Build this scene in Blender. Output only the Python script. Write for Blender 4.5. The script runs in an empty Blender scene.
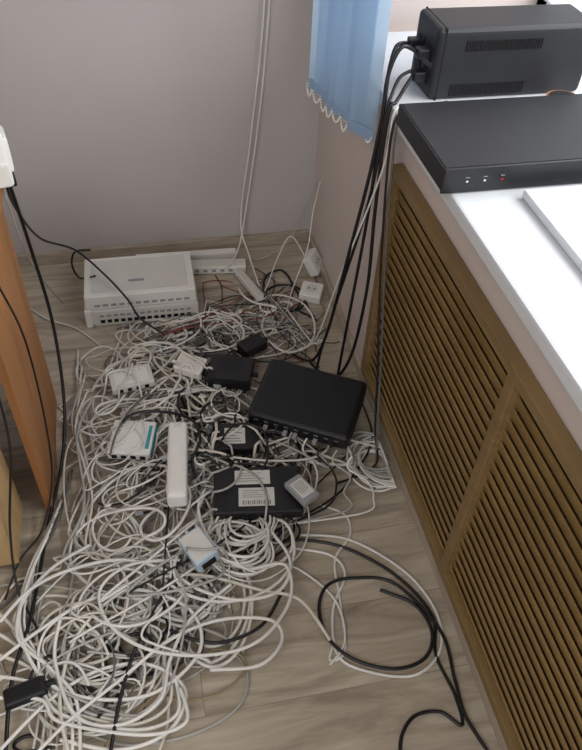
import bpy, bmesh, math, random
from mathutils import Vector, Matrix, noise
random.seed(23)
scene = bpy.context.scene
scene.view_settings.view_transform = 'Standard'
scene.view_settings.look = 'None'

# ------------------------------------------------------------ camera (surveyed)
AX = Vector((0.9782, -0.1177, 0.1719)); AY = Vector((-0.2044, -0.7021, 0.6822)); AZ = Vector((0.0404, -0.7021, -0.7110))
H = 1.6; F = 721.0
cd = bpy.data.cameras.new('camera'); cam = bpy.data.objects.new('camera', cd); scene.collection.objects.link(cam)
down = Vector((AX.y, AY.y, AZ.y))
fwd = Vector((AX.z, AY.z, AZ.z)).normalized(); up = (-down - (-down).dot(fwd)*fwd).normalized(); right = fwd.cross(up).normalized()
cam.matrix_world = Matrix(((right.x, up.x, -fwd.x, 0), (right.y, up.y, -fwd.y, 0), (right.z, up.z, -fwd.z, H), (0, 0, 0, 1)))
cd.sensor_width = 36; cd.lens = F*36/750; cd.clip_start = 0.02
scene.camera = cam

def P(u, v, z=0.0):
    """plan position of a surveyed point at height z"""
    r = Vector((u-291, v-375, F)); d = Vector((r.dot(AX), r.dot(AY), r.dot(AZ)))
    t = (H-z)/(-d.z)
    return Vector((d.x*t, d.y*t, z))

# ------------------------------------------------------------ materials
def lin(c):
    return tuple(((x/255)/12.92 if x/255 <= 0.04045 else ((x/255+0.055)/1.055)**2.4) for x in c)+(1,)
def mat(name, rgb, rough=0.5, metal=0.0, var=0.06, scale=12, bump=0.0, trans=0.0, spec=0.5):
    m = bpy.data.materials.new(name); m.use_nodes = True; nt = m.node_tree; b = nt.nodes['Principled BSDF']
    b.inputs['Roughness'].default_value = rough; b.inputs['Metallic'].default_value = metal
    b.inputs['Specular IOR Level'].default_value = spec
    tc = nt.nodes.new('ShaderNodeTexCoord'); n = nt.nodes.new('ShaderNodeTexNoise'); n.inputs['Scale'].default_value = scale
    n.inputs['Detail'].default_value = 4
    nt.links.new(tc.outputs['Object'], n.inputs['Vector'])
    cr = nt.nodes.new('ShaderNodeValToRGB'); c = lin(rgb)
    cr.color_ramp.elements[0].position = 0.3; cr.color_ramp.elements[1].position = 0.7
    cr.color_ramp.elements[0].color = tuple(x*(1-var) for x in c[:3])+(1,)
    cr.color_ramp.elements[1].color = tuple(min(1, x*(1+var)) for x in c[:3])+(1,)
    nt.links.new(n.outputs['Fac'], cr.inputs['Fac']); nt.links.new(cr.outputs['Color'], b.inputs['Base Color'])
    if bump:
        bp = nt.nodes.new('ShaderNodeBump'); bp.inputs['Strength'].default_value = bump; bp.inputs['Distance'].default_value = 0.003
        n2 = nt.nodes.new('ShaderNodeTexNoise'); n2.inputs['Scale'].default_value = scale*12
        nt.links.new(tc.outputs['Object'], n2.inputs['Vector'])
        nt.links.new(n2.outputs['Fac'], bp.inputs['Height']); nt.links.new(bp.outputs['Normal'], b.inputs['Normal'])
    return m

def wood(name, a, b_, scale=(1, 1, 1), rough=0.45, spec=0.5):
    m = bpy.data.materials.new(name); m.use_nodes = True; nt = m.node_tree; b = nt.nodes['Principled BSDF']
    b.inputs['Roughness'].default_value = rough; b.inputs['Specular IOR Level'].default_value = spec
    tc = nt.nodes.new('ShaderNodeTexCoord'); mp = nt.nodes.new('ShaderNodeMapping'); mp.inputs['Scale'].default_value = scale
    n = nt.nodes.new('ShaderNodeTexNoise'); n.inputs['Scale'].default_value = 3; n.inputs['Detail'].default_value = 6; n.inputs['Distortion'].default_value = 0.6
    cr = nt.nodes.new('ShaderNodeValToRGB'); cr.color_ramp.elements[0].position = 0.32; cr.color_ramp.elements[1].position = 0.68
    cr.color_ramp.elements[0].color = lin(a); cr.color_ramp.elements[1].color = lin(b_)
    nt.links.new(tc.outputs['Object'], mp.inputs['Vector']); nt.links.new(mp.outputs['Vector'], n.inputs['Vector'])
    nt.links.new(n.outputs['Fac'], cr.inputs['Fac']); nt.links.new(cr.outputs['Color'], b.inputs['Base Color'])
    return m

def laminate():
    m = bpy.data.materials.new('laminate'); m.use_nodes = True; nt = m.node_tree; b = nt.nodes['Principled BSDF']
    L = nt.links.new
    tc = nt.nodes.new('ShaderNodeTexCoord')
    br = nt.nodes.new('ShaderNodeTexBrick'); br.offset = 0.37; br.inputs['Scale'].default_value = 1
    br.inputs['Brick Width'].default_value = 1.25; br.inputs['Row Height'].default_value = 0.19
    br.inputs['Mortar Size'].default_value = 0.0009; br.inputs['Mortar Smooth'].default_value = 0.3
    br.inputs['Color1'].default_value = (0, 0, 0, 1); br.inputs['Color2'].default_value = (1, 1, 1, 1); br.inputs['Mortar'].default_value = (0.5, 0.5, 0.5, 1)
    L(tc.outputs['Object'], br.inputs['Vector'])
    sc = nt.nodes.new('ShaderNodeVectorMath'); sc.operation = 'SCALE'; sc.inputs['Scale'].default_value = 7
    L(br.outputs['Color'], sc.inputs[0])
    ad = nt.nodes.new('ShaderNodeVectorMath'); ad.operation = 'ADD'; L(tc.outputs['Object'], ad.inputs[0]); L(sc.outputs[0], ad.inputs[1])
    mp = nt.nodes.new('ShaderNodeMapping'); mp.inputs['Scale'].default_value = (1.6, 11, 1); L(ad.outputs[0], mp.inputs['Vector'])
    n = nt.nodes.new('ShaderNodeTexNoise'); n.inputs['Scale'].default_value = 1.6; n.inputs['Detail'].default_value = 8; n.inputs['Roughness'].default_value = 0.62; n.inputs['Distortion'].default_value = 1.2
    L(mp.outputs[0], n.inputs['Vector'])
    cr = nt.nodes.new('ShaderNodeValToRGB'); e = cr.color_ramp.elements
    e[0].position = 0.26; e[0].color = lin((124, 112, 97)); e[1].position = 0.76; e[1].color = lin((206, 195, 178))
    x = e.new(0.5); x.color = lin((174, 162, 144))
    L(n.outputs['Fac'], cr.inputs['Fac'])
    mx = nt.nodes.new('ShaderNodeMixRGB'); mx.blend_type = 'MULTIPLY'; L(br.outputs['Fac'], mx.inputs['Fac']); mx.inputs['Color2'].default_value = (0.55, 0.5, 0.45, 1)
    L(cr.outputs['Color'], mx.inputs['Color1']); L(mx.outputs['Color'], b.inputs['Base Color'])
    b.inputs['Roughness'].default_value = 0.4
    bp = nt.nodes.new('ShaderNodeBump'); bp.inputs['Strength'].default_value = 0.15; bp.inputs['Distance'].default_value = 0.002
    L(n.outputs['Fac'], bp.inputs['Height']); L(bp.outputs['Normal'], b.inputs['Normal'])
    return m

M = {}
M['wall'] = mat('wallpaper_grey', (190, 183, 181), 0.9, var=0.03, scale=3, bump=0.15)
M['wallr'] = mat('wallpaper_pink', (208, 195, 188), 0.9, var=0.03, scale=3, bump=0.15)
M['floor'] = laminate()
M['ceil'] = mat('ceiling_paint', (225, 225, 222), 0.9)
M['sill'] = mat('white_pvc', (216, 220, 224), 0.3, var=0.02)
M['frame'] = wood('screen_frame', (120, 97, 62), (140, 115, 76), (2, 1, 20), 0.45)
M['louver'] = wood('screen_louver', (124, 98, 56), (144, 116, 70), (2, 2, 2), 0.38)
M['back'] = mat('painted_gap_shade', (80, 60, 34), 0.9)  # backing sheet coloured dark so shade between the louvres is painted in
M['base'] = wood('baseboard_wood', (160, 147, 130), (184, 172, 156), (3, 3, 30), 0.5)
M['desk'] = wood('desk_brown', (146, 98, 58), (168, 116, 70), (8, 8, 1), 0.5)
M['beige'] = wood('desk_beige', (190, 158, 112), (208, 176, 128), (8, 8, 1), 0.5)
M['blackp'] = mat('black_plastic', (24, 24, 27), 0.42)
M['blackm'] = mat('black_metal', (27, 29, 34), 0.45, spec=0.4)
M['ups'] = mat('ups_plastic', (30, 31, 35), 0.5, bump=0.1, scale=30)
M['slot'] = mat('slot_black', (6, 6, 7), 0.8)
M['whitep'] = mat('white_plastic', (232, 230, 225), 0.4, var=0.03)
M['offw'] = mat('offwhite_plastic', (214, 212, 205), 0.45, var=0.04)
M['greyp'] = mat('grey_plastic', (150, 152, 155), 0.5)
M['label'] = mat('paper_label', (212, 212, 207), 0.7)
M['ink'] = mat('ink', (40, 40, 42), 0.8)
M['cyan'] = mat('cyan_plastic', (60, 150, 165), 0.4)
M['blueg'] = mat('blue_grey_plastic', (185, 203, 220), 0.4)
M['red'] = mat('red_led', (200, 30, 40), 0.4)
M['clear'] = mat('clear_plug_plastic', (190, 195, 198), 0.2)
M['steel'] = mat('steel', (170, 172, 175), 0.3, metal=0.9)
M['clay'] = mat('clay', (150, 100, 70), 0.7)
M['c_white'] = mat('cable_white', (226, 224, 218), 0.45, var=0.1)
M['c_cream'] = mat('cable_cream', (214, 208, 196), 0.5, var=0.1)
M['c_grey'] = mat('cable_grey', (172, 170, 165), 0.5, var=0.1)
M['c_dgrey'] = mat('cable_darkgrey', (100, 98, 95), 0.5)
M['c_black'] = mat('cable_black', (20, 20, 23), 0.4)
M['c_tan'] = mat('cable_tan', (150, 132, 100), 0.5)
M['c_red'] = mat('cable_redbrown', (140, 66, 58), 0.5)
bl = mat('blind_blue', (176, 203, 228), 0.8, var=0.03, scale=6)
nt = bl.node_tree; b = nt.nodes['Principled BSDF']
tr = nt.nodes.new('ShaderNodeBsdfTranslucent'); tr.inputs['Color'].default_value = lin((190, 214, 236))
mxs = nt.nodes.new('ShaderNodeMixShader'); mxs.inputs[0].default_value = 0.45
nt.links.new(b.outputs[0], mxs.inputs[1]); nt.links.new(tr.outputs[0], mxs.inputs[2]); nt.links.new(mxs.outputs[0], nt.nodes['Material Output'].inputs[0])
M['blind'] = bl

# ------------------------------------------------------------ mesh builder
class B:
    def __init__(s): s.bm = bmesh.new(); s.mats = []
    def mi(s, k):
        if k not in s.mats: s.mats.append(k)
        return s.mats.index(k)
    def _merge(s, t, k, mtx):
        i = s.mi(k)
        for f in t.faces: f.material_index = i
        if mtx is not None: t.transform(mtx)
        me = bpy.data.meshes.new('t'); t.to_mesh(me); t.free(); s.bm.from_mesh(me); bpy.data.meshes.remove(me)
    def box(s, c, d, k, bev=0, seg=2, mtx=None):
        t = bmesh.new(); bmesh.ops.create_cube(t, size=1)
        for v in t.verts: v.co = Vector((v.co.x*d[0]+c[0], v.co.y*d[1]+c[1], v.co.z*d[2]+c[2]))
        if bev: bmesh.ops.bevel(t, geom=t.edges[:], offset=bev, segments=seg, affect='EDGES', profile=0.6)
        s._merge(t, k, mtx)
    def cyl(s, c, r, h, k, axis='Z', n=16, r2=None):
        t = bmesh.new(); bmesh.ops.create_cone(t, cap_ends=True, segments=n, radius1=r, radius2=r if r2 is None else r2, depth=h)
        R = {'Z': Matrix(), 'X': Matrix.Rotation(math.pi/2, 4, 'Y'), 'Y': Matrix.Rotation(math.pi/2, 4, 'X')}[axis]
        s._merge(t, k, Matrix.Translation(c) @ R)
    def sph(s, c, r, k, n=8):
        t = bmesh.new(); bmesh.ops.create_uvsphere(t, u_segments=n, v_segments=max(4, n//2+1), radius=r)
        s._merge(t, k, Matrix.Translation(c))
    def done(s, name, mtx=None, smooth=False, parent=None):
        me = bpy.data.meshes.new(name); s.bm.to_mesh(me); s.bm.free()
        for k in s.mats: me.materials.append(M[k])
        if smooth:
            for p in me.polygons: p.use_smooth = True
        o = bpy.data.objects.new(name, me); scene.collection.objects.link(o)
        if mtx is not None: o.matrix_world = mtx
        if parent: o.parent = parent
        return o
def place(x, y, z, yaw=0, tx=0, ty=0):
    return Matrix.Translation((x, y, z)) @ Matrix.Rotation(math.radians(yaw), 4, 'Z') @ Matrix.Rotation(math.radians(ty), 4, 'Y') @ Matrix.Rotation(math.radians(tx), 4, 'X')
def simple(name, lo, hi, k, bev=0):
    b = B(); c = [(lo[i]+hi[i])/2 for i in range(3)]; d = [hi[i]-lo[i] for i in range(3)]
    b.box((0, 0, 0), d, k, bev); return b.done(name, Matrix.Translation(c))

# ------------------------------------------------------------ room
WX = 0.61; WY = 2.24; ST = 0.888; WINX = 1.16
fl = B(); fl.box((0, 0, -0.05), (6, 8, 0.1), 'floor'); fl.done('floor')
simple('wall_back', (-2.6, WY, 0), (1.3, WY+0.1, 2.7), 'wall')
simple('wall_left', (-2.7, -3, 0), (-2.6, WY+0.1, 2.7), 'wall')
simple('ceiling', (-2.7, -3, 2.7), (1.3, WY+0.1, 2.8), 'ceil')
w = B()
def wb(lo, hi, k='wallr'):
    w.box([(lo[i]+hi[i])/2 for i in range(3)], [hi[i]-lo[i] for i in range(3)], k)
wb((WX, -3, 0), (1.25, WY, ST-0.034)); wb((WX, 1.95, ST-0.034), (1.25, WY, 2.7)); wb((WX, -1.2, 2.25), (1.25, 1.95, 2.7)); wb((WX, -3, ST-0.034), (1.25, -1.2, 2.7))
w.done('wall_right')
simple('window_sill', (0.566, -1.2, ST-0.033), (WINX-0.03, 1.90, ST), 'sill', 0.006)
wf = B()
for y in (-1.17, 0.1, 1.0, 1.92): wf.box((WINX, y, 1.57), (0.06, 0.06, 1.36), 'sill', 0.005)
for z in (0.92, 2.22): wf.box((WINX, 0.375, z), (0.06, 3.15, 0.07), 'sill', 0.005)
wf.done('window_1')
b = B(); b.box((-0.75, WY-0.008, 0.024), (2.7, 0.016, 0.048), 'base', 0.004); b.done('baseboard_back')
b = B(); b.box((WX-0.008, -0.4, 0.02), (0.016, 5.22, 0.04), 'base', 0.004); b.done('baseboard_right')

# ------------------------------------------------------------ louvred radiator screen
scr = B()
X0 = 0.581; XW = WX-0.001
def fb(y0, y1, z0, z1, x0=X0, x1=XW, k='frame', bev=0.003):
    scr.box(((x0+x1)/2, (y0+y1)/2, (z0+z1)/2), (x1-x0, y1-y0, z1-z0), k, bev)
ZB, ZT = 0.072, 0.755
ys = [1.44, 0.762, 0.085, -0.6]
fb(-0.62, 1.455, ZT-0.026, ZT); fb(-0.62, 1.455, ZB, ZB+0.026)
for y in ys: fb(y-0.014, y+0.014, ZB+0.001, ZT-0.001, X0-0.001)
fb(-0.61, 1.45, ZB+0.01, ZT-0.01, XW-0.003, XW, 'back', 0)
PITCH = 0.0305
for j in range(3):
    ya, yb = ys[j+1]+0.012, ys[j]-0.012; za, zb = ZB+0.024, ZT-0.024
    for (p, q, r_, s_) in ((ya, yb, zb-0.004, zb), (ya, yb, za, za+0.004), (ya, ya+0.005, za, zb), (yb-0.005, yb, za, zb)):
        fb(p, q, r_, s_, X0+0.007, XW, 'frame', 0.001)
    t = bmesh.new(); cy, cz = (ya+yb)/2, (za+zb)/2
    n = 24
    for i in range(-n, n):
        tmp = bmesh.new(); bmesh.ops.create_cube(tmp, size=1)
        bmesh.ops.bevel(tmp, geom=tmp.edges[:], offset=0.12, segments=1, affect='EDGES')
        mt = Matrix.Translation((XW-0.0115, cy, cz)) @ Matrix.Translation((0, 0, i*PITCH)) @ Matrix.Rotation(math.radians(-17), 4, 'Y') @ Matrix.Diagonal((0.006, 1.6, 0.0315, 1))
        tmp.transform(mt)
        me = bpy.data.meshes.new('t'); tmp.to_mesh(me); tmp.free(); t.from_mesh(me); bpy.data.meshes.remove(me)
    for co, no in (((0, ya, 0), (0, -1, 0)), ((0, yb, 0), (0, 1, 0)), ((0, 0, za), (0, 0, -1)), ((0, 0, zb), (0, 0, 1))):
        bmesh.ops.bisect_plane(t, geom=t.verts[:]+t.edges[:]+t.faces[:], plane_co=co, plane_no=no, clear_outer=True)
    scr._merge(t, 'louver', None)
scr.done('radiator_screen')

# ------------------------------------------------------------ vertical blinds
bb = B()
pA = Vector((0.478, 1.80, 0)); pB = Vector((0.532, 1.53, 0)); ld = (pB-pA).normalized()
NS = 7; ends = []
t = bmesh.new()
for i in range(NS):
    c = pA.lerp(pB, (i+0.5)/NS); a = math.radians(20+6*math.sin(i*2.1))
    d = Vector((ld.x*math.cos(a)-ld.y*math.sin(a), ld.x*math.sin(a)+ld.y*math.cos(a), 0)); nn = Vector((-d.y, d.x, 0))
    zb = 0.785+0.006*math.sin(i*1.7)
    cols = []
    for j in range(7):
        s = (j/6-0.5); p = c+d*s*0.085+nn*0.006*(1-4*s*s)
        cols.append([t.verts.new((p.x, p.y, z)) for z in (zb, 1.2, 1.7, 2.3)])
    for j in range(6):
        for k in range(3): t.faces.new((cols[j][k], cols[j+1][k], cols[j+1][k+1], cols[j][k+1]))
    ends.append((c-d*0.04, c+d*0.04, zb))
bb._merge(t, 'blind', None)
for (e0, e1, zb) in ends:
    ang = math.atan2(e1.y-e0.y, e1.x-e0.x)
    m = (e0+e1)/2
    bb.box((0, 0, 0), (0.080, 0.003, 0.028), 'blind', 0.001, 1, Matrix.Translation((m.x, m.y, zb+0.012)) @ Matrix.Rotation(ang, 4, 'Z'))
def beads(p, q, z0, z1, sag):
    L = (q-p).length; n = max(5, int((L+sag*2)/0.006))
    for i in range(n+1):
        s = i/n; pt = p.lerp(q, s); z = z0+(z1-z0)*s-sag*4*s*(1-s)
        bb.sph((pt.x, pt.y, z), 0.0027, 'whitep', 6)
for i in range(NS-1):
    beads(ends[i][0]-Vector((0.006, 0, 0)), ends[i+1][0]-Vector((0.006, 0, 0)), ends[i][2]+0.010, ends[i+1][2]+0.010, 0.026)
    beads(ends[i][1]-Vector((0.004, 0, 0)), ends[i+1][1]-Vector((0.004, 0, 0)), ends[i][2]+0.010, ends[i+1][2]+0.010, 0.022)
bb.box((0.5, 1.0, 2.32), (0.04, 1.9, 0.04), 'whitep', 0.003)
bb.done('vertical_blind', smooth=False)

# ------------------------------------------------------------ things on the sill
n = B()
n.box((0.765, 1.24, ST+0.028), (0.44, 0.275, 0.044), 'blackm', 0.003)
n.box((0.765, 1.1015, ST+0.028), (0.442, 0.006, 0.05), 'blackp', 0.002)
n.box((0.765, 1.24, ST+0.0505), (0.43, 0.262, 0.0015), 'blackm', 0.0005)
for i in range(3):
    n.box((0.592+i*0.035, 1.098, ST+0.026), (0.004, 0.002, 0.003), 'red' if i == 2 else 'label')
    n.box((0.592+i*0.035, 1.098, ST+0.034), (0.008, 0.001, 0.001), 'greyp')
for x in (0.58, 0.95):
    for y in (1.13, 1.35): n.cyl((x, y, ST+0.003), 0.01, 0.006, 'blackp')
n.done('network_video_recorder')

u = B()
UX0, UX1, UY0, UY1, UZ = 0.655, 1.03, 1.485, 1.62, 0.155
u.box(((UX0+UX1)/2, (UY0+UY1)/2, ST+UZ/2), (UX1-UX0, UY1-UY0, UZ), 'ups', 0.014, 4)
u.box((UX0+0.018, (UY0+UY1)/2, ST+UZ/2), (0.003, UY1-UY0+0.001, UZ+0.001), 'slot', 0.0)
for i in range(28):
    u.box((UX0+0.05+i*0.0065, UY0-0.0005, ST+0.022), (0.003, 0.003, 0.026), 'slot')
    u.box((UX0+0.07+i*0.0065, UY0-0.0005, ST+0.118), (0.003, 0.003, 0.022), 'slot')
for i, (y, z) in enumerate(((1.52, 0.095), (1.575, 0.095), (1.52, 0.045), (1.575, 0.045))):
    u.box((UX0-0.001, y, ST+z), (0.004, 0.036, 0.032), 'slot', 0.002)
    if i != 3:
        u.box((UX0-0.016, y, ST+z), (0.03, 0.026, 0.022), 'blackp', 0.004)
u.done('uninterruptible_power_supply')
b = B(); b.box((0.88, 0.74, ST+0.010), (0.37, 0.66, 0.018), 'sill', 0.004)
b.done('trim_1')
b = B(); b.cyl((0.95, 1.415, ST+0.012), 0.03, 0.024, 'clay', n=24, r2=0.04); b.cyl((0.95, 1.415, ST+0.0245), 0.034, 0.002, 'slot', n=24); b.done('clay_saucer')

# ------------------------------------------------------------ desk at left
d = B()
d.box((-0.329, 1.3475, 0.36), (0.018, 0.395, 0.72), 'desk', 0.001)
d.box((-0.76, 1.03, 0.735), (0.92, 1.06, 0.028), 'desk', 0.003)
d.box((-0.76, 1.50, 0.45), (0.86, 0.016, 0.45), 'desk', 0.001)
d.box((-1.19, 1.03, 0.36), (0.018, 1.0, 0.72), 'desk', 0.001)
d.box((-0.60, 1.085, 0.37), (0.41, 0.17, 0.70), 'beige', 0.002)
d.done('office_desk')
# white extension socket block standing on the desk edge
b = B()
b.box((0, 0, 0.066), (0.062, 0.085, 0.125), 'whitep', 0.012, 4)
b.box((0.012, -0.004, 0.075), (0.052, 0.070, 0.080), 'whitep', 0.010, 3)
b.box((0.0, -0.044, 0.035), (0.050, 0.010, 0.050), 'offw', 0.004)
for z in (0.045, 0.095):
    b.cyl((-0.004, -0.0425, z+0.006), 0.02, 0.004, 'offw', 'Y', 24)
    for s in (-1, 1): b.cyl((-0.004+s*0.0095, -0.045, z+0.006), 0.003, 0.002, 'slot', 'Y', 10)
b.box((0.018, -0.02, 0.012), (0.035, 0.03, 0.022), 'blackp', 0.004)
b.done('extension_socket', place(-0.305, 1.505, 0.7485, 12, 0, 0))

# ------------------------------------------------------------ floor equipment
FOOT = []
def reg(x, y, dx, dy, yaw, zb, zt): FOOT.append((x, y, dx/2+0.004, dy/2+0.004, math.radians(yaw), zb, zt))

e = B()
e.box((0, 0, 0.034), (0.365, 0.215, 0.064), 'offw', 0.004)
e.box((0.0, 0.004, 0.093), (0.355, 0.208, 0.052), 'whitep', 0.005, 3)
e.box((0.0, 0.004, 0.1195), (0.31, 0.17, 0.0015), 'offw', 0.0005)
e.box((-0.01, -0.03, 0.1206), (0.05, 0.012, 0.0008), 'greyp')
e.box((-0.174, 0, 0.034), (0.02, 0.217, 0.068), 'whitep', 0.003)
for i in range(14):
    e.box((-0.13+i*0.0215, -0.1076, 0.022), (0.014, 0.003, 0.012), 'slot')
    e.box((-0.13+i*0.0215, -0.1076, 0.045), (0.014, 0.003, 0.008), 'greyp')
for i in range(12): e.box((-0.14+i*0.026, -0.1005, 0.083), (0.017, 0.003, 0.008), 'greyp')
e.done('telephone_exchange', place(-0.043, 1.962, 0, -1)); reg(-0.043, 1.962, 0.37, 0.22, -1, 0, 0.125)
b = B(); b.box((0, 0, 0.018), (0.36, 0.03, 0.03), 'offw', 0.003); b.box((0, 0, 0.0335), (0.36, 0.024, 0.002), 'whitep', 0.0005)
b.done('cable_duct', place(0.13, 2.175, 0, -2)); reg(0.13, 2.175, 0.36, 0.04, -2, 0, 0.04)
b = B(); b.box((0, 0, 0.0), (0.20, 0.05, 0.028), 'whitep', 0.003); b.box((0, 0, 0.0145), (0.18, 0.036, 0.002), 'offw')
for i in range(6): b.box((-0.075+i*0.03, -0.0255, 0), (0.014, 0.002, 0.01), 'greyp')
b.done('network_hub', place(0.235, 2.10, 0.018, -6)); reg(0.235, 2.10, 0.2, 0.06, -6, 0, 0.035)
b = B(); b.box((0, 0, 0), (0.20, 0.026, 0.022), 'whitep', 0.002); b.box((0, 0, 0.0115), (0.20, 0.02, 0.002), 'offw')
b.done('cable_duct', place(0.325, 1.965, 0.03, 104, 0, 8))
def socket(name, x, y, z, yaw, tx=0):
    b = B(); b.box((0, 0, 0), (0.075, 0.075, 0.034), 'whitep', 0.006, 3)
    b.cyl((0, 0, 0.0175), 0.021, 0.002, 'offw', n=24)
    for s in (-1, 1): b.cyl((s*0.0095, 0, 0.0188), 0.003, 0.001, 'slot', n=10)
    return b.done(name, place(x, y, z, yaw, tx))
socket('power_socket', 0.57, 2.03, 0.05, 60, 60)
socket('power_socket', 0.535, 1.90, 0.02, -25, 4)

def quadpos(u_, v_, z): p = P(u_, v_, z); return p.x, p.y
def device(name, u_, v_, zb, dx, dy, dz, yaw, main, extra=None, tx=0, ty=0, bev=0.004, seg=2):
    x, y = quadpos(u_, v_, zb+dz); b = B(); b.box((0, 0, dz/2), (dx, dy, dz), main, bev, seg)
    if extra: extra(b, dx, dy, dz)
    o = b.done(name, place(x, y, zb, yaw, tx, ty)); reg(x, y, dx, dy, yaw, zb-0.004, zb+dz+0.004); return o
def text_lines(b, cx, cy, w, h, z, k='ink', n=5):
    rr = random.Random(int(cx*1e4+cy*1e3+n))
    for i in range(n):
        ww = w*rr.uniform(0.45, 0.9); b.box((cx-(w-ww)/2*0.8, cy+h*(0.42-0.84*i/(n-1)), z), (ww, h*0.03, 0.0006), k)
def ex_router(b, dx, dy, dz):
    b.box((0, 0, dz+0.0005), (dx*0.90, dy*0.88, 0.0015), 'blackm', 0.0005)
    for i in range(9):
        b.box((-dx*0.40+i*dx*0.098, -dy/2-0.0005, dz*0.4), (0.017, 0.003, 0.014), 'slot')
        b.box((-dx*0.40+i*dx*0.098, -dy/2-0.001, dz*0.66), (0.012, 0.002, 0.002), 'steel')
    for i in (1, 3, 4, 6): b.box((-dx*0.40+i*dx*0.098, -dy/2-0.008, dz*0.4), (0.012, 0.02, 0.009), 'greyp', 0.001)
    for i in range(14): b.box((dx/2+0.0003, -dy*0.35+i*dy*0.05, dz*0.5), (0.0015, 0.004, dz*0.5), 'slot')
device('network_router', 309, 394, 0.085, 0.29, 0.205, 0.06, -30, 'blackp', ex_router, tx=9, bev=0.018, seg=5)
def ex_adp(b, dx, dy, dz):
    b.box((0, dy*0.1, dz), (dx*0.6, dy*0.5, 0.001), 'blackm'); b.box((dx*0.5+0.008, 0, dz*0.5), (0.02, 0.012, 0.012), 'blackp', 0.003)
    b.box((0, 0, dz*0.5), (dx+0.001, dy+0.001, 0.001), 'slot')
device('power_adapter', 231, 366, 0.08, 0.125, 0.09, 0.045, -18, 'blackp', ex_adp, tx=6)
device('power_adapter', 252, 342, 0.055, 0.08, 0.055, 0.03, 25, 'blackp', ex_adp)
def ex_lab(b, dx, dy, dz):
    b.box((-dx*0.05, 0, dz+0.0004), (dx*0.46, dy*0.6, 0.0012), 'label'); text_lines(b, -dx*0.05, 0, dx*0.42, dy*0.5, dz+0.0014)
    for i in range(4): b.box((dx*0.38, -dy*0.3+i*dy*0.2, dz+0.0002), (dx*0.1, 0.002, 0.001), 'slot')
device('labelled_modem', 237, 435, 0.07, 0.12, 0.085, 0.028, -8, 'blackp', ex_lab, tx=5)
def ex_big(b, dx, dy, dz):
    b.box((-dx*0.06, dy*0.26, dz+0.0004), (dx*0.40, dy*0.30, 0.0012), 'label'); text_lines(b, -dx*0.06, dy*0.26, dx*0.34, dy*0.2, dz+0.0014, n=4)
    b.box((-dx*0.02, -dy*0.16, dz+0.0004), (dx*0.40, dy*0.38, 0.0012), 'label'); text_lines(b, -dx*0.02, -dy*0.1, dx*0.34, dy*0.16, dz+0.0014, n=4)
    for i in range(16): b.box((-dx*0.17+i*dx*0.02, -dy*0.28, dz+0.0014), (0.0012 if i % 3 else 0.0022, dy*0.08, 0.0006), 'ink')
    for i in range(6): b.box((-dx*0.35+i*dx*0.13, -dy/2-0.0004, dz*0.5), (0.014, 0.002, 0.011), 'slot')
device('labelled_modem', 258, 488, 0.06, 0.225, 0.135, 0.034, -8, 'blackp', ex_big, tx=6, bev=0.006)
def ex_lab2(b, dx, dy, dz):
    b.box((0, 0, dz+0.0004), (dx*0.66, dy*0.75, 0.0012), 'label'); text_lines(b, 0, 0, dx*0.55, dy*0.55, dz+0.0014, n=5)
device('media_converter', 302, 488, 0.105, 0.08, 0.05, 0.02, -62, 'greyp', ex_lab2)
def ex_wadp(b, dx, dy, dz):
    b.box((0, 0, dz+0.0003), (dx*0.86, dy*0.86, 0.001), 'offw'); b.box((dx*0.5, 0, dz*0.4), (0.004, dy*0.6, dz*0.5), 'slot')
    b.cyl((-dx/2-0.008, 0, dz*0.4), 0.005, 0.018, 'whitep', 'X', 10)
device('white_power_adapter', 191, 361, 0.09, 0.085, 0.06, 0.034, -32, 'whitep', ex_wadp, tx=10, bev=0.006, seg=3)
def ex_wr(b, dx, dy, dz):
    b.box((0, 0.0, dz), (dx*0.8, dy*0.7, 0.004), 'whitep', 0.002)
    for i in range(4): b.box((-dx*0.3+i*dx*0.2, -dy/2, dz*0.45), (0.012, 0.003, 0.011), 'slot')
    for i in range(5): b.box((-dx*0.25+i*dx*0.12, dy*0.25, dz+0.0022), (0.003, 0.003, 0.001), 'cyan')
device('wifi_router', 131, 376, 0.05, 0.125, 0.085, 0.024, 8, 'offw', ex_wr, tx=-3, bev=0.005)
def ex_cy(b, dx, dy, dz):
    b.box((dx*0.0, -dy*0.5+0.004, dz*0.5), (dx*0.96, 0.014, dz*0.9), 'whitep', 0.001)
    b.box((dx*0.5-0.004, 0, dz*0.5), (0.012, dy*0.9, dz*0.8), 'cyan', 0.001)
    for i in range(4): b.box((-dx*0.33+i*dx*0.22, -dy*0.5-0.004, dz*0.5), (0.014, 0.003, 0.012), 'slot')
    b.box((0, 0.006, dz+0.0003), (dx*0.84, dy*0.78, 0.001), 'whitep'); b.box((dx*0.4, 0.0, dz+0.0008), (dx*0.08, dy*0.7, 0.001), 'cyan')
device('network_switch', 132, 436, 0.05, 0.115, 0.11, 0.028, -14, 'whitep', ex_cy, tx=3)
def ex_ps(b, dx, dy, dz):
    b.box((0, 0, dz), (dx*0.9, dy*0.55, 0.003), 'whitep', 0.001)
    b.box((dx*0.43, 0, dz), (0.018, 0.02, 0.006), 'offw', 0.002)
    for i in range(4):
        b.cyl((-dx*0.36+i*dx*0.21, dy/2+0.0003, dz*0.5), 0.018, 0.0015, 'offw', 'Y', 20)
        for s in (-1, 1): b.cyl((-dx*0.36+i*dx*0.21+s*0.007, dy/2+0.001, dz*0.5), 0.0026, 0.0012, 'slot', 'Y', 8)
device('power_strip', 177, 457, 0.10, 0.25, 0.05, 0.05, 84, 'whitep', ex_ps, ty=3, bev=0.012, seg=4)
device('white_power_adapter', 200, 543, 0.075, 0.085, 0.06, 0.045, -65, 'blueg', ex_wadp, tx=10, bev=0.006, seg=3)
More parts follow.
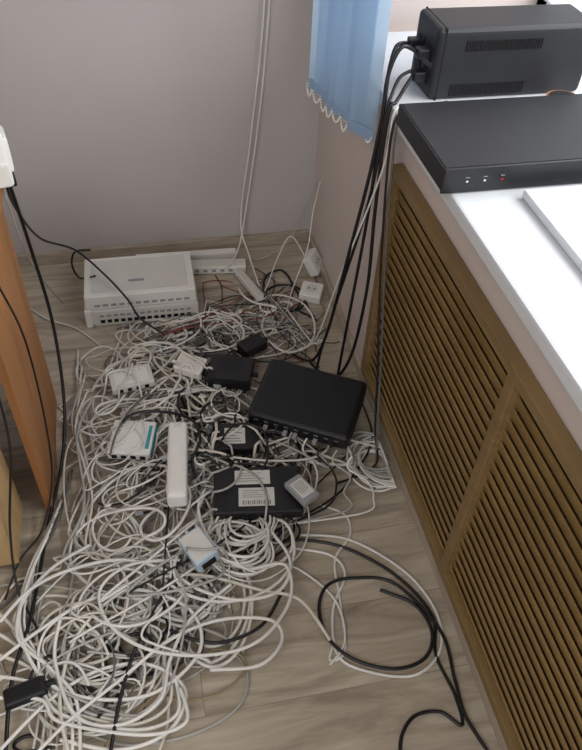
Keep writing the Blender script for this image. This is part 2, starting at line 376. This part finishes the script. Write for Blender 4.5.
device('black_plug_block', 24, 690, 0.045, 0.085, 0.04, 0.028, 12, 'blackp', ex_adp, bev=0.01, seg=3)

# ------------------------------------------------------------ cables
def catmull(pts, n=8):
    out = []
    for i in range(len(pts)-1):
        p0 = pts[max(0, i-1)]; p1 = pts[i]; p2 = pts[i+1]; p3 = pts[min(len(pts)-1, i+2)]
        for j in range(n):
            t = j/n; out.append(0.5*((2*p1)+(p2-p0)*t+(2*p0-5*p1+4*p2-p3)*t*t+(3*p1-p0-3*p2+p3)*t**3))
    out.append(pts[-1]); return out
GR = {}
def tube(group, pts, r, mk, sides=6, plug=False):
    g = GR.setdefault(group, ([], [], [], []))
    V, Fc, MI, MK = g
    if mk not in MK: MK.append(mk)
    mi = MK.index(mk); N = len(pts); base = len(V); ref = Vector((0, 0, 1)); tg = Vector((1, 0, 0))
    for i, p in enumerate(pts):
        tg = (pts[min(N-1, i+1)]-pts[max(0, i-1)])
        if tg.length < 1e-7: tg = Vector((1, 0, 0))
        tg.normalize(); a = ref-tg*ref.dot(tg)
        if a.length < 1e-3: a = tg.orthogonal()
        a.normalize(); ref = a; bq = tg.cross(a)
        for k in range(sides):
            th = 2*math.pi*k/sides; V.append(p+a*math.cos(th)*r+bq*math.sin(th)*r)
    for i in range(N-1):
        for k in range(sides):
            k2 = (k+1) % sides; Fc.append((base+i*sides+k, base+i*sides+k2, base+(i+1)*sides+k2, base+(i+1)*sides+k)); MI.append(mi)
    Fc.append(tuple(base+k for k in range(sides))[::-1]); MI.append(mi)
    Fc.append(tuple(base+(N-1)*sides+k for k in range(sides))); MI.append(mi)
    if plug:
        if 'clear' not in MK: MK.append('clear')
        pm = MK.index('clear'); e0 = len(V); p = pts[-1]; hx, hz, L = 0.0058, 0.004, 0.021
        a2 = ref; b2 = tg.cross(a2)
        for s in (0, L):
            for (q, w_) in ((-1, -1), (1, -1), (1, 1), (-1, 1)): V.append(p+tg*s+b2*hx*q+a2*hz*w_)
        for f in ((0, 1, 2, 3), (7, 6, 5, 4), (0, 4, 5, 1), (1, 5, 6, 2), (2, 6, 7, 3), (3, 7, 4, 0)): Fc.append(tuple(e0+x for x in f)); MI.append(pm)
def flush():
    for name, (V, Fc, MI, MK) in GR.items():
        me = bpy.data.meshes.new(name); me.from_pydata([tuple(v) for v in V], [], Fc); me.update()
        for k in MK: me.materials.append(M[k])
        for p, m_ in zip(me.polygons, MI): p.material_index = m_; p.use_smooth = MK[m_] != 'clear'
        o = bpy.data.objects.new(name, me); scene.collection.objects.link(o)

def pile(x, y):
    s = 0
    for (cx, cy, sg, h) in ((0.12, 1.55, 0.22, 0.05), (0.22, 1.25, 0.2, 0.055), (-0.05, 1.25, 0.2, 0.035), (0.1, 0.95, 0.2, 0.04), (-0.1, 0.7, 0.25, 0.03), (0.42, 1.35, 0.1, 0.03), (-0.3, 0.7, 0.2, 0.03)):
        s += h*math.exp(-((x-cx)**2+(y-cy)**2)/(2*sg*sg))
    return min(s, 0.08)
def inside(x, y):
    for f in FOOT:
        c, s = math.cos(-f[4]), math.sin(-f[4]); lx = (x-f[0])*c-(y-f[1])*s; ly = (x-f[0])*s+(y-f[1])*c
        if abs(lx) < f[2] and abs(ly) < f[3]: return f
    return None
def lay(pts2, r, a0, over, group, mk, plug=False):
    ph = random.uniform(0, 9); out = []
    for i, p in enumerate(pts2):
        x = max(-0.62, min(0.572, p.x)); y = max(0.22, min(2.20, p.y))
        if x < -0.30 and 0.96 < y < 1.6: x = -0.305+0.01*math.sin(i)
        if x < 0.17 and y > 1.83: y = 1.83+0.015*math.sin(i*0.5)
        a = max(0, min(1, a0+0.35*math.sin(i*0.11+ph)))
        z = r+0.0005+pile(x, y)*a+0.004*abs(math.sin(i*0.37+ph))
        f = inside(x, y)
        if f:
            if over and f[6] < 0.14 or f[5] < 0.02: z = max(z, f[6]+r+0.001)
            else: z = min(z, max(r, f[5]-r-0.003))
        out.append([x, y, z])
    for _ in range(3):
        zs = [q[2] for q in out]
        for i in range(1, len(out)-1):
            out[i][2] = max(r+0.0003, (zs[i-1]+2*zs[i]+zs[i+1])/4) if not inside(out[i][0], out[i][1]) else zs[i]
    tube(group, [Vector(q) for q in out], r, mk, 6, plug)

def wander(cs, R, turns, r, mk, group, a0, over=False):
    n = int(turns*16)+8; th = random.uniform(0, 6.28); sg = random.choice((-1, 1)); pts = []
    e1 = random.uniform(0.6, 1.0); rot = random.uniform(0, 3.14); k1 = random.uniform(0.3, 0.8); k2 = random.uniform(1.3, 2.3); ph = random.uniform(0, 6)
    for i in range(n):
        s = i/(n-1)*(len(cs)-1); j = min(int(s), len(cs)-2); c = cs[j].lerp(cs[j+1], s-j)
        t_ = th+sg*i/16*2*math.pi
        rr = R*(0.8+0.3*math.sin(k1*t_+ph)+0.13*math.sin(k2*t_+2*ph))
        lx, ly = rr*math.cos(t_), rr*e1*math.sin(t_)
        pts.append(Vector((c.x+lx*math.cos(rot)-ly*math.sin(rot), c.y+lx*math.sin(rot)+ly*math.cos(rot), 0)))
    lay(catmull(pts, 3), r, a0, over, group, mk, random.random() < 0.25)

CENT = [(175, 335, 4), (140, 345, 3), (110, 380, 3), (235, 335, 4), (200, 395, 6), (160, 400, 4), (230, 410, 5), (290, 455, 4), (190, 500, 5), (130, 500, 3), (235, 550, 4), (200, 585, 3), (150, 590, 3),
        (110, 640, 3), (60, 610, 2), (50, 690, 3), (110, 700, 3), (170, 670, 2), (280, 520, 3), (300, 330, 2), (270, 300, 2), (150, 450, 4), (15, 720, 2), (320, 350, 2), (215, 450, 4), (120, 550, 2), (335, 465, 2), (90, 430, 2), (110, 470, 2), (360, 455, 1)]
pool = [c for c in CENT for _ in range(c[2])]
def rc(jit=0.05):
    c = random.choice(pool); p = P(c[0], c[1]); return Vector((p.x+random.gauss(0, jit), p.y+random.gauss(0, jit), 0))
def near(p, dmax):
    for _ in range(30):
        q = rc()
        if (q-p).length < dmax: return q
    return p+Vector((random.uniform(-.1, .1), random.uniform(-.1, .1), 0))
mk_pool = ['c_white']*12+['c_cream']*7+['c_grey']*7+['c_dgrey']*2+['c_black']*3+['c_tan']*1
T = 'cable_tangle'
for i in range(92):
    a = rc(); b_ = near(a, 0.33); c = near(b_, 0.33); mk = random.choice(mk_pool)
    a0 = random.uniform(0.3, 1) if mk in ('c_white', 'c_cream') else random.uniform(0, 0.6)
    wander([a, b_, c], random.choice((0.045, 0.06, 0.075, 0.09, 0.11, 0.14)), random.uniform(1.2, 3.0), random.choice((0.0022, 0.0028, 0.0032, 0.004)), mk, T, a0, random.random() < 0.13)
for i in range(30):
    pts = [rc(0.07)]
    for k in range(random.randint(3, 6)): pts.append(near(pts[-1], 0.4)+Vector((random.gauss(0, .03), random.gauss(0, .03), 0)))
    lay(catmull(pts, 14), random.choice((0.0024, 0.003, 0.0036)), random.uniform(0, 1), random.random() < 0.13, T, random.choice(mk_pool), random.random() < 0.4)
for i in range(50):
    p = P(random.uniform(110, 320), random.uniform(322, 375)); q = P(random.uniform(200, 325), random.uniform(280, 345)); m_ = (p+q)/2+Vector((random.gauss(0, .08), random.gauss(0, .06), 0))
    lay(catmull([p, m_, q, q+Vector((random.gauss(0, .06), random.gauss(0, .05), 0))], 14), 0.0019, random.random(), False, T, random.choice(['c_grey', 'c_dgrey', 'c_grey', 'c_red', 'c_black', 'c_black']))
# dark leads around the adapters and modems in the middle
for i in range(16):
    a = P(random.uniform(205, 275), random.uniform(350, 470)); a.z = 0; b_ = a+Vector((random.gauss(0, .06), random.gauss(0, .08), 0)); c = a+Vector((random.gauss(0, .08), random.gauss(0, .1), 0))
    wander([a, b_, c], random.choice((0.04, 0.055, 0.07)), random.uniform(1, 2), random.choice((0.0026, 0.0034)), random.choice(['c_black', 'c_black', 'c_dgrey']), T, 0.9, False)

def coil(u_, v_, R, turns, r, mk, group, squash=0.8, z0=0.0, tail=None):
    c = P(u_, v_); pts = []; n = int(turns*18); ph = random.uniform(0, 6); rot = random.uniform(0, 3)
    for i in range(n):
        t_ = i/18*2*math.pi; rr = R*(1+0.16*math.sin(t_*0.37+ph)+0.07*math.sin(t_*1.3))
        ox = 0.014*math.sin(t_*0.23+ph); lx = rr*math.cos(t_+ph)+ox; ly = rr*squash*math.sin(t_+ph)
        z = z0+r+0.012*(0.5+0.5*math.sin(t_*0.41))+i/n*0.02
        pts.append(Vector((min(0.572, c.x+lx*math.cos(rot)-ly*math.sin(rot)), c.y+lx*math.sin(rot)+ly*math.cos(rot), z)))
    if tail: pts += [P(*q) for q in tail]
    tube(group, catmull(pts, 3), r, mk)
coil(388, 466, 0.085, 5, 0.003, 'c_white', T, 0.9)
coil(376, 458, 0.08, 5, 0.003, 'c_grey', T, 0.8)
coil(372, 470, 0.07, 3, 0.003, 'c_white', T, 0.9)
coil(235, 555, 0.08, 6, 0.0036, 'c_white', T, 0.75, 0.03)
coil(246, 538, 0.06, 5, 0.0034, 'c_white', T, 0.8, 0.045)
coil(118, 545, 0.075, 3, 0.0034, 'c_white', T, 0.7, 0.02)
coil(175, 600, 0.11, 3, 0.004, 'c_white', T, 0.6, 0.01)
coil(215, 610, 0.13, 3, 0.004, 'c_white', T, 0.6, 0.01)
coil(105, 655, 0.13, 3, 0.004, 'c_cream', T, 0.7, 0.01)

def tr_(pts, r, mk, group, z=0.006, n=12):
    o = []
    for q in pts:
        p = P(q[0], q[1], q[2] if len(q) > 2 else z)
        if p.z < 0.6: p.x = min(p.x, 0.568); p.y = min(p.y, 2.19)
        p.z = max(p.z, r+0.001); o.append(p)
    tube(group, catmull(o, n), r, mk, 8)
K = 'black_power_cable'
tr_([(268, 545), (300, 540), (345, 548), (395, 575), (432, 615), (436, 655), (455, 695), (462, 725), (440, 712), (415, 716), (402, 735), (400, 760)], 0.004, 'c_black', K)
tr_([(380, 590), (415, 605), (432, 632), (425, 658), (395, 669), (355, 660), (328, 638), (319, 608), (328, 585), (355, 578), (395, 584), (440, 630), (455, 680), (465, 715), (490, 755)], 0.0042, 'c_black', K, 0.014)
tr_([(283, 590), (262, 625), (225, 642), (195, 640), (170, 630)], 0.0042, 'c_black', T, 0.05)
tr_([(300, 535), (350, 540), (405, 572), (436, 612), (440, 650), (415, 675), (370, 672), (338, 655), (333, 610), (345, 575), (330, 555), (290, 548)], 0.0036, 'c_white', T)
tr_([(320, 505), (345, 515), (350, 535), (335, 560), (340, 600), (345, 650), (330, 660), (335, 640)], 0.003, 'c_white', T)
tr_([(270, 560), (300, 570), (335, 600), (345, 640), (330, 665)], 0.003, 'c_white', T, 0.012)
tr_([(150, 690), (190, 700), (225, 690), (245, 670), (240, 655), (215, 650), (190, 665), (150, 700), (110, 740), (95, 765)], 0.003, 'c_tan', T, 0.03)
tr_([(150, 650), (195, 640), (235, 655), (248, 680), (235, 710), (190, 735), (130, 745), (90, 735)], 0.003, 'c_grey', T, 0.012)
tr_([(0, 622), (30, 590), (70, 570), (120, 560), (165, 570), (200, 590), (240, 600), (280, 590), (290, 560), (270, 530)], 0.0042, 'c_white', T, 0.06)
tr_([(0, 660), (40, 630), (90, 600), (140, 590), (190, 610), (200, 650), (160, 690), (110, 700), (60, 690), (30, 660), (20, 610), (50, 570), (90, 545)], 0.0042, 'c_white', T, 0.055)
tr_([(70, 760), (60, 700), (75, 640), (110, 600), (150, 580), (200, 575), (260, 590), (300, 600), (330, 640)], 0.004, 'c_cream', T, 0.055)
tr_([(30, 760), (70, 720), (120, 680), (170, 640), (220, 620), (270, 620), (282, 640), (260, 665), (210, 670)], 0.004, 'c_white', T, 0.06)
tr_([(110, 755), (120, 700), (135, 650), (160, 600), (180, 560)], 0.004, 'c_black', T, 0.06)
tr_([(0, 750), (50, 700), (100, 670), (150, 665), (185, 690), (170, 730), (120, 750), (60, 740)], 0.004, 'c_white', T, 0.05)
tr_([(250, 570), (285, 565), (290, 600), (260, 640), (210, 655), (150, 650), (110, 625), (100, 590), (130, 565), (180, 560)], 0.004, 'c_white', T, 0.065)
tr_([(60, 620), (55, 660), (75, 715), (120, 725), (160, 700), (170, 660), (190, 620), (230, 585)], 0.004, 'c_white', T, 0.06)
for s in range(5):
    tr_([(-5, 610+s*22), (25+s*4, 640+s*15), (60, 690+s*8), (110+s*8, 715+s*5), (150+s*9, 690+s*8), (160+s*5, 640+s*12)], 0.0038, random.choice(['c_white', 'c_white', 'c_cream']), T, 0.03+0.008*s)
for s in range(7):
    q = s*6
    tr_([(62-q*0.4, 500+q), (45-q*0.5+random.uniform(-5, 5), 545+q), (30-q*0.3+random.uniform(-6, 6), 600+q), (28+q*0.6, 650+q*0.5), (40+q, 700), (30+q*1.4, 765)], random.choice((0.003, 0.0038)), random.choice(['c_white', 'c_grey', 'c_white', 'c_cream', 'c_black']), T, 0.015+0.007*s)
tr_([(4, 172, 0.757), (14, 205, 0.62), (40, 238, 0.3), (75, 250, 0.16), (105, 275, 0.15), (128, 300, 0.14), (140, 318, 0.09), (165, 335, 0.05)], 0.0035, 'c_black', K)
tr_([(90, 250, 0.13), (75, 252, 0.1), (72, 265, 0.05), (80, 278, 0.02), (95, 276, 0.16)], 0.0035, 'c_black', K)
tr_([(6, 174, 0.757), (28, 240, 0.55), (52, 320, 0.3), (64, 400, 0.1), (62, 460, 0.03), (48, 525, 0.02), (40, 570, 0.02), (30, 620, 0.04), (12, 680, 0.05), (5, 760, 0.04)], 0.0045, 'c_black', K)
tr_([(-2, 285, 0.70), (25, 340, 0.47), (45, 420, 0.24), (52, 480, 0.09), (42, 530, 0.03), (20, 560, 0.02), (5, 600, 0.02)], 0.0025, 'c_black', K)
tr_([(-2, 395, 0.5), (10, 450, 0.36), (10, 530, 0.16), (18, 590, 0.05), (40, 640, 0.05), (25, 690, 0.05)], 0.003, 'c_black', K)
tr_([(72, 470), (58, 520), (34, 565), (10, 600), (-5, 610)], 0.004, 'c_dgrey', T, 0.012)
tr_([(5, 195, 0.72), (30, 260, 0.45), (60, 300, 0.02), (85, 320, 0.01), (110, 332, 0.02)], 0.002, 'c_grey', T)
for s in range(7):
    tr_([(85+random.uniform(-8, 8), 350+s*8), (75+random.uniform(-6, 10), 400+s*6), (88+random.uniform(-10, 10), 450+s*9), (70+random.uniform(-10, 20), 510+s*9), (100+s*10, 560), (150+s*8, 545+s*6)], 0.0032, random.choice(['c_white', 'c_grey', 'c_cream', 'c_white']), T, 0.012+0.006*s)
tr_([(120, 425, 0.10), (135, 413, 0.11), (165, 412, 0.11), (192, 420, 0.12), (200, 440, 0.11), (192, 462, 0.09), (200, 490, 0.06)], 0.004, 'c_black', T)
tr_([(215, 450, 0.12), (235, 425, 0.13), (262, 430, 0.12), (268, 455, 0.12), (262, 470, 0.115)], 0.003, 'c_black', T)
tr_([(110, 455, 0.10), (118, 430, 0.105), (135, 405, 0.09), (160, 390, 0.06), (210, 395, 0.07), (250, 410, 0.06)], 0.003, 'c_dgrey', T)
tr_([(305, 515, 0.03), (330, 500, 0.03), (350, 480, 0.02), (372, 440, 0.02), (385, 400, 0.02)], 0.003, 'c_black', T)
for s in range(7):
    x0 = 262+s*15; y0 = 420+s*6
    tr_([(x0, y0, 0.10), (x0-4, y0+12, 0.075), (x0-2+s*3, y0+26, 0.05), (x0+10+random.uniform(-8, 14), y0+42, 0.04), (x0+random.uniform(0, 20), 495+s*3, 0.03), (300-s*6, 530, 0.03), (270-s*9, 560, 0.04)], 0.0028, random.choice(['c_white', 'c_grey', 'c_black', 'c_white']), T)

def w3(pts, r, mk, group, n=10): tube(group, catmull([Vector(q) for q in pts], n), r, mk, 8)
D = 'hanging_power_cable'
w3([(0.625, 1.52, 0.985), (0.585, 1.51, 1.0), (0.560, 1.50, 0.95), (0.553, 1.485, 0.87), (0.535, 1.475, 0.7), (0.505, 1.48, 0.45), (0.48, 1.50, 0.2), (0.45, 1.53, 0.06), (0.40, 1.60, 0.03)], 0.0045, 'c_black', D)
w3([(0.625, 1.575, 0.983), (0.59, 1.56, 0.98), (0.565, 1.52, 0.92), (0.556, 1.495, 0.86), (0.548, 1.48, 0.6), (0.53, 1.47, 0.3), (0.515, 1.46, 0.08), (0.50, 1.42, 0.035)], 0.0045, 'c_black', D)
w3([(0.625, 1.52, 0.933), (0.60, 1.50, 0.91), (0.575, 1.47, 0.897), (0.556, 1.46, 0.87), (0.55, 1.44, 0.65), (0.555, 1.43, 0.4), (0.54, 1.44, 0.15), (0.50, 1.47, 0.03), (0.45, 1.55, 0.03)], 0.0045, 'c_black', D)
w3([(0.625, 1.53, 0.94), (0.595, 1.52, 0.93), (0.57, 1.49, 0.905), (0.556, 1.47, 0.87), (0.540, 1.465, 0.65), (0.50, 1.49, 0.35), (0.47, 1.51, 0.12), (0.45, 1.5, 0.04), (0.40, 1.52, 0.03)], 0.004, 'c_black', D)
w3([(0.70, 1.385, 0.91), (0.64, 1.42, 0.898), (0.59, 1.42, 0.896), (0.556, 1.41, 0.885), (0.55, 1.40, 0.78), (0.555, 1.35, 0.5), (0.56, 1.28, 0.25), (0.56, 1.22, 0.06), (0.55, 1.15, 0.02), (0.50, 1.12, 0.01), (0.42, 1.10, 0.01)], 0.003, 'c_black', D)
G = 'hanging_network_cable'
w3([(0.68, 1.385, 0.91), (0.62, 1.44, 0.899), (0.58, 1.44, 0.897), (0.557, 1.43, 0.885), (0.55, 1.43, 0.75), (0.50, 1.5, 0.4), (0.47, 1.58, 0.1), (0.42, 1.62, 0.02)], 0.0026, 'c_white', G)
w3([(0.66, 1.39, 0.93), (0.61, 1.41, 0.91), (0.575, 1.40, 0.897), (0.555, 1.395, 0.87), (0.56, 1.36, 0.6), (0.57, 1.3, 0.3), (0.56, 1.2, 0.05), (0.53, 1.12, 0.012), (0.45, 1.15, 0.01)], 0.0026, 'c_dgrey', G)
w3([(0.50, 2.225, 2.69), (0.47, 2.225, 1.6), (0.43, 2.222, 0.86), (0.40, 2.218, 0.5), (0.345, 2.20, 0.12), (0.31, 2.14, 0.04), (0.26, 2.05, 0.04)], 0.003, 'c_white', G)
w3([(0.47, 2.225, 2.69), (0.445, 2.225, 1.6), (0.415, 2.222, 0.86), (0.375, 2.218, 0.45), (0.335, 2.20, 0.14), (0.35, 2.10, 0.05), (0.36, 1.95, 0.03)], 0.003, 'c_white', G)
w3([(0.595, 2.15, 0.30), (0.56, 2.17, 0.18), (0.50, 2.15, 0.06), (0.40, 2.12, 0.02), (0.36, 2.14, 0.02)], 0.0022, 'c_grey', G)
w3([(0.598, 2.12, 0.32), (0.58, 2.12, 0.2), (0.55, 2.05, 0.10), (0.47, 1.92, 0.02), (0.42, 1.8, 0.015), (0.35, 1.7, 0.03)], 0.0022, 'c_white', G)
w3([(0.55, 2.03, 0.05), (0.50, 2.10, 0.12), (0.44, 2.05, 0.06), (0.38, 1.95, 0.01), (0.30, 1.85, 0.01)], 0.0022, 'c_white', G)
for s in range(7):
    tr_([(238+s*8, 272+s*6), (258+s*9, 288+s*9), (268+s*9, 310+s*5), (250+s*8, 332+s*3)], 0.0022, random.choice(['c_white', 'c_grey', 'c_dgrey']), T, 0.008+0.004*s)
tr_([(20, 300), (45, 318), (75, 328), (100, 345)], 0.0025, 'c_white', T)
flush()

# ------------------------------------------------------------ light
wd = bpy.data.worlds.new('world'); scene.world = wd; wd.use_nodes = True
bg = wd.node_tree.nodes['Background']; bg.inputs['Color'].default_value = (0.92, 0.95, 1.0, 1); bg.inputs['Strength'].default_value = 1.3
def area(name, loc, tgt, sx, sy, e, col):
    l = bpy.data.lights.new(name, 'AREA'); l.shape = 'RECTANGLE'; l.size = sx; l.size_y = sy; l.energy = e; l.color = col
    o = bpy.data.objects.new(name, l); scene.collection.objects.link(o); o.location = loc
    o.rotation_euler = (Vector(tgt)-Vector(loc)).to_track_quat('-Z', 'Y').to_euler()
area('window_daylight', (1.65, 0.6, 1.9), (0.0, 0.9, 0.4), 2.6, 1.3, 62, (0.96, 0.98, 1.0))
area('overhead_fill', (-0.8, -0.6, 2.6), (-0.3, 0.8, 0), 1.2, 1.2, 34, (1.0, 0.98, 0.95))  # added soft fill from above, not a known fitting in this room
